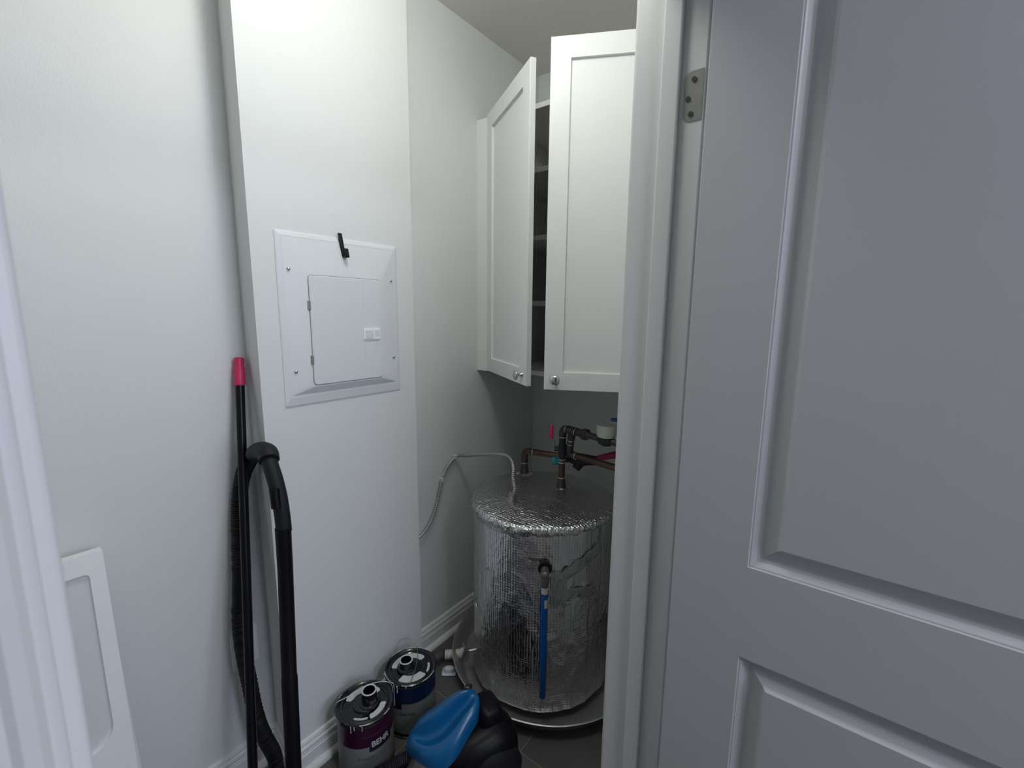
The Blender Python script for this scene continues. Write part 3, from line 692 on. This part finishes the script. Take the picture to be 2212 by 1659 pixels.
# rim splashes (white paint along the rims)
for c_, lst, sd in ((c1, ((-160, -150), (5, 22), (-45, -30)), 1), (c2, ((-125, -80), (-60, -30), (-15, 25), (95, 150), (160, 190)), 2)):
    for a0, a1 in lst:
        n = 12; pts = [((0.0832)*math.cos(math.radians(a0+(a1-a0)*i/n)), (0.0832)*math.sin(math.radians(a0+(a1-a0)*i/n)), 0.1962) for i in range(n+1)]
        tb('rim_paint', pts, [0.0004+0.0014*abs(noise.noise(Vector((i*0.8+sd, a0, 0))))+0.0006 for i in range(n+1)], M['paint'], c_, 6)
# wire bails
def bail(c_, adeg, pts, r=0.0011): return tb('bail_handle', pts, r, M['steel'], c_, 8, 6)
bail(c1, 0, [(-0.05, -0.068, 0.165), (-0.058, -0.062, 0.20), (-0.045, -0.015, 0.205), (-0.030, 0.040, 0.210), (0.010, 0.085, 0.205), (0.050, 0.068, 0.185), (0.055, 0.063, 0.165)])
bail(c2, 0, [(-0.082, 0.005, 0.165), (-0.096, 0.018, 0.195), (-0.100, 0.045, 0.216), (-0.078, 0.070, 0.216), (-0.045, 0.066, 0.203), (-0.005, 0.035, 0.199), (0.030, -0.010, 0.197), (0.060, -0.056, 0.196)])

# ================================================================== LEAK SENSOR
sn = thing('leak_sensor', 'small white plastic sensor with an oval raised top on the floor beside the drain pan', 'sensor', (-1.110, 1.082, 0), math.radians(38))
bm = bmesh.new(); box(bm, (-0.028, -0.020, 0), (0.028, 0.020, 0.008), 0.006, 4); obj('base', bm, M['sensor'], sn, smooth=True)
bm = bmesh.new()
pr = None
for d, s in ((0.007, 1.0), (0.018, 0.97), (0.021, 0.86)):
    rg = []
    for k in range(28):
        a = 2*PI*k/28; x = math.copysign(abs(math.cos(a))**0.7, math.cos(a))*0.021*s; y = math.copysign(abs(math.sin(a))**0.9, math.sin(a))*0.0125*s
        rg.append(bm.verts.new((x, y, d)))
    if pr:
        for k in range(28): bm.faces.new((pr[k], pr[(k+1) % 28], rg[(k+1) % 28], rg[k]))
    pr = rg
bm.faces.new(pr); obj('oval_top', bm, M['sensor'], sn, smooth=True, auto=50)

# ================================================================== VACUUM CLEANER
vc = thing('vacuum_cleaner', 'black canister vacuum cleaner with bright blue lid, its wand propped against the wall', 'vacuum cleaner', (-0.78, 0.79, 0))
def Q(p): return Vector(p)-vc.location
ax = Vector((0.38, 0.925, 0)).normalized(); sd = Vector((ax.y, -ax.x, 0))
def superell(bm, c, A, B, Cc, e1=0.8, e2=0.8, nu=40, nv=20, fn=None):
    sg = lambda v, e: math.copysign(abs(v)**e, v)
    rows = []
    for j in range(nv+1):
        ph = -PI/2+PI*j/nv; row = []
        for i in range(nu):
            th = 2*PI*i/nu
            u = sg(math.cos(ph), e1)*sg(math.cos(th), e2); v = sg(math.cos(ph), e1)*sg(math.sin(th), e2); w_ = sg(math.sin(ph), e1)
            p = Vector((u, v, w_))
            if fn: p = fn(p)
            row.append(bm.verts.new(Q(Vector(c)+ax*(p.x*A)+sd*(p.y*B)+Vector((0, 0, p.z*Cc)))))
        rows.append(row)
    for a, b in zip(rows, rows[1:]):
        for i in range(nu): bm.faces.new((a[i], a[(i+1) % nu], b[(i+1) % nu], b[i]))
    bmesh.ops.remove_doubles(bm, verts=bm.verts[:], dist=1e-5)
bm = bmesh.new()
superell(bm, (-0.742, 0.832, 0.112), 0.120, 0.085, 0.098, 0.75, 0.8, fn=lambda p: Vector((p.x, p.y*(0.86+0.14*p.x), p.z*(1.0+0.22*p.x) if p.z > 0 else p.z)))
obj('canister', bm, M['black'], vc, smooth=True)
bm = bmesh.new()
superell(bm, (-0.748, 0.878, 0.160), 0.040, 0.050, 0.095, 0.45, 0.5)
obj('rear_housing', bm, M['black'], vc, smooth=True)
for s in (-1, 1):
    wc = Vector((-0.745, 0.860, 0.088))+sd*s*0.072
    lt('wheel', [(0, 0.020), (0.05, 0.020), (0.060, 0.016), (0.078, 0.012), (0.0865, 0.004), (0.0865, -0.012), (0, -0.014)], M['blackmat'], vc, mtx=aim(Q(wc), sd*s), seg=40)
bm = bmesh.new(); superell(bm, (-0.806, 0.715, 0.085), 0.075, 0.072, 0.078, 0.8, 0.9)
o = obj('dust_cup', bm, M['dustcup'], vc, smooth=True); o['label'] = 'smoky dark dust cup'
# blue lid, lofted: each section = left edge, left shoulder, ridge, groove, right shoulder, right edge
secs = [((-0.905, 0.708, 0.150), (-0.900, 0.700, 0.150), 0.006),
        ((-0.905, 0.737, 0.178), (-0.868, 0.690, 0.178), 0.014),
        ((-0.905, 0.758, 0.195), (-0.800, 0.682, 0.178), 0.028),
        ((-0.884, 0.783, 0.212), (-0.752, 0.702, 0.192), 0.036),
        ((-0.862, 0.806, 0.232), (-0.738, 0.752, 0.214), 0.038),
        ((-0.840, 0.828, 0.250), (-0.742, 0.797, 0.240), 0.034),
        ((-0.822, 0.846, 0.262), (-0.738, 0.828, 0.255), 0.026),
        ((-0.806, 0.860, 0.268), (-0.748, 0.850, 0.262), 0.014),
        ((-0.790, 0.872, 0.266), (-0.765, 0.868, 0.262), 0.002)]
bm = bmesh.new(); rows = []
for k, (l_, r_, h_) in enumerate(secs):
    l_ = Vector(l_); r_ = Vector(r_)
    g = 1 if 2 <= k <= 6 else 0.3
    shape = [(0, -0.035), (0.0, -0.010), (0.06, 0.45*h_), (0.2, 0.85*h_), (0.38, 1.35*h_), (0.43, h_*(1.3-0.2*g)), (0.47, h_*(1-1.1*g)), (0.62, h_*(1-1.0*g)), (0.80, 0.62*h_), (0.94, 0.30*h_), (1.0, -0.010), (1.0, -0.035)]
    rows.append([bm.verts.new(Q(l_.lerp(r_, t)+Vector((0, 0, dz)))) for t, dz in shape])
for a, b in zip(rows, rows[1:]):
    for i in range(len(a)-1): bm.faces.new((a[i], a[i+1], b[i+1], b[i]))
bm.faces.new(rows[0]); bm.faces.new(rows[-1][::-1])
lid = obj('lid', bm, M['blue'], vc, smooth=True); lid['label'] = 'glossy bright blue lid with a carrying handle ridge'
ss = lid.modifiers.new('subdivision', 'SUBSURF'); ss.levels = 2; ss.render_levels = 2
bm = bmesh.new(); superell(bm, (-0.797, 0.852, 0.287), 0.014, 0.009, 0.006, 1, 1, 20, 10); obj('release_button', bm, M['blackgl'], vc, smooth=True)
# hose: canister -> floor -> up behind the pole -> handle
hp_ = [(-0.870, 0.705, 0.130), (-0.905, 0.675, 0.108), (-0.950, 0.630, 0.075), (-1.00, 0.575, 0.045), (-1.06, 0.520, 0.030), (-1.12, 0.480, 0.030), (-1.165, 0.468, 0.050), (-1.20, 0.474, 0.110), (-1.215, 0.460, 0.170), (-1.232, 0.448, 0.250), (-1.247, 0.444, 0.350), (-1.257, 0.440, 0.440), (-1.266, 0.442, 0.531), (-1.272, 0.454, 0.649), (-1.282, 0.466, 0.780), (-1.288, 0.476, 0.860), (-1.286, 0.489, 0.925), (-1.268, 0.500, 0.965), (-1.240, 0.503, 0.992), (-1.205, 0.494, 1.008), (-1.170, 0.489, 1.018)]
sp = smoothpath([Q(p) for p in hp_], 40); acc = 0; rs = []
for i, p in enumerate(sp):
    if i: acc += (sp[i]-sp[i-1]).length
    rs.append(0.0182+0.0021*math.sin(acc*2*PI/0.0062))
bm = bmesh.new(); tube(bm, sp, rs, 16); obj('hose', bm, M['blackmat'], vc, smooth=True, auto=80)
o = tb('hose_cuff', [Q(p) for p in ((-1.222, 0.496, 0.996), (-1.190, 0.490, 1.012), (-1.152, 0.488, 1.022), (-1.118, 0.485, 1.022), (-1.100, 0.479, 1.010))], [0.0200, 0.0210, 0.0222, 0.0232, 0.0232], M['blackmat'], vc, 20, 5)
hd_ = tb('wand_handle', [Q(p) for p in ((-1.115, 0.486, 1.014), (-1.098, 0.480, 1.000), (-1.080, 0.480, 0.968), (-1.066, 0.481, 0.925), (-1.058, 0.481, 0.880), (-1.055, 0.481, 0.840))], [0.0175, 0.0180, 0.0180, 0.0180, 0.0178, 0.0178], M['blackmat'], vc, 20, 6)
tb('wand', [Q(p) for p in ((-1.055, 0.479, 0.850), (-1.052, 0.476, 0.750), (-1.045, 0.463, 0.460), (-1.045, 0.463, 0.458), (-1.038, 0.449, 0.06))], [0.0182, 0.0176, 0.0176, 0.0190, 0.0188], M['black'], vc, 22)
tb('suction_slide', [Q(p) for p in ((-1.062, 0.469, 0.950), (-1.055, 0.468, 0.905))], [0.012, 0.012], M['black'], hd_, 12).parent = vc
bx('floor_head', Q((-1.09, 0.34, 0.004)), Q((-0.99, 0.58, 0.05)), M['black'], vc, 0.015)

# ================================================================== BROOM POLE
bp = thing('broom_handle', 'long thin black pole with a pink-red end cap leaning in the wall corner', 'pole', (-1.030, 0.343, 0))
top = Vector((-1.303, 0.511, 1.243)); bot = Vector((-1.030, 0.343, 0.0)); dr = (top-bot).normalized()
b0 = bot-bp.location; t0 = top-bp.location
tb('pole', [b0+dr*0.01, t0-dr*0.03], 0.0112, M['poleblk'], bp, 18)
bm = bmesh.new(); tube(bm, [t0-dr*0.075, t0-dr*0.072, t0-dr*0.028, t0-dr*0.020, t0-dr*0.012, t0-dr*0.003, t0], [0.0122, 0.0136, 0.0132, 0.0112, 0.0125, 0.0122, 0.0095], 22)
o = obj('end_cap', bm, M['red'], bp, smooth=True, auto=35); o['label'] = 'pink-red plastic end cap'

# ================================================================== LEANING PANEL AT THE LEFT
lp = thing('leaning_panel', 'white plastic panel with a rounded recess leaning on the wall beside the left door frame', 'panel', (-1.163, 0.0, 0))
lean = math.atan2(0.087, 0.852); Lh = 0.858
def LP(d, y, v): return Vector((-v*math.sin(lean)+d*math.cos(lean), y, v*math.cos(lean)+d*math.sin(lean)))
y0, y1 = -0.22, 0.186
rec = []
for cy_, cz_, r, a0 in ((0.160-0.010, 0.816-0.010, 0.010, 0), (-0.190+0.010, 0.816-0.010, 0.010, PI/2), (-0.190+0.05, 0.425+0.05, 0.05, PI), (0.158-0.045, 0.425+0.045, 0.045, 3*PI/2)):
    for k in range(6):
        a = a0+k*PI/10; rec.append((cy_+r*math.cos(a), cz_+r*math.sin(a)))
outer = [(y1, Lh), (y0, Lh), (y0, 0.0), (y1, 0.0)]
bm = bmesh.new()
ov = [bm.verts.new(LP(0, y, z)) for y, z in outer]; r1 = [bm.verts.new(LP(0, y, z)) for y, z in rec]; r2 = [bm.verts.new(LP(-0.009, y-0.002, z)) for y, z in rec]
n = len(rec)
for q in range(4):
    for k in range(q*6, q*6+5): bm.faces.new((ov[q], r1[k], r1[k+1]))
    k = q*6+5; bm.faces.new((ov[q], r1[k], r1[(k+1) % n], ov[(q+1) % 4]))
for k in range(n): bm.faces.new((r1[k], r1[(k+1) % n], r2[(k+1) % n], r2[k]))
bt = [bm.verts.new(LP(-0.028, y, z)) for y, z in outer]
for q in range(4): bm.faces.new((ov[q], ov[(q+1) % 4], bt[(q+1) % 4], bt[q]))
bm.faces.new(bt)
obj('front_panel', bm, M['white'], lp)
bm = bmesh.new(); fl = [bm.verts.new(LP(-0.0088, y-0.002, z)) for y, z in rec]; bk = [bm.verts.new(LP(-0.012, y-0.002, z)) for y, z in rec]
bm.faces.new(fl); bm.faces.new(bk)
for k in range(n): bm.faces.new((fl[k], fl[(k+1) % n], bk[(k+1) % n], bk[k]))
obj('recess_insert', bm, M['greyside'], lp)
bm = bmesh.new()
A = [(y0+0.02, 0.0), (y1+0.012, 0.0), (y1+0.010, 0.30), (y1+0.001, 0.74), (y1-0.01, 0.80), (y0+0.02, 0.80)]
a_ = [bm.verts.new(LP(-0.029, y, z)) for y, z in A]; b_ = [bm.verts.new(LP(-0.050, y, z)) for y, z in A]
for k in range(6): bm.faces.new((a_[k], a_[(k+1) % 6], b_[(k+1) % 6], b_[k]))
bm.faces.new(a_); bm.faces.new(b_[::-1]); obj('rear_frame', bm, M['greyside'], lp)
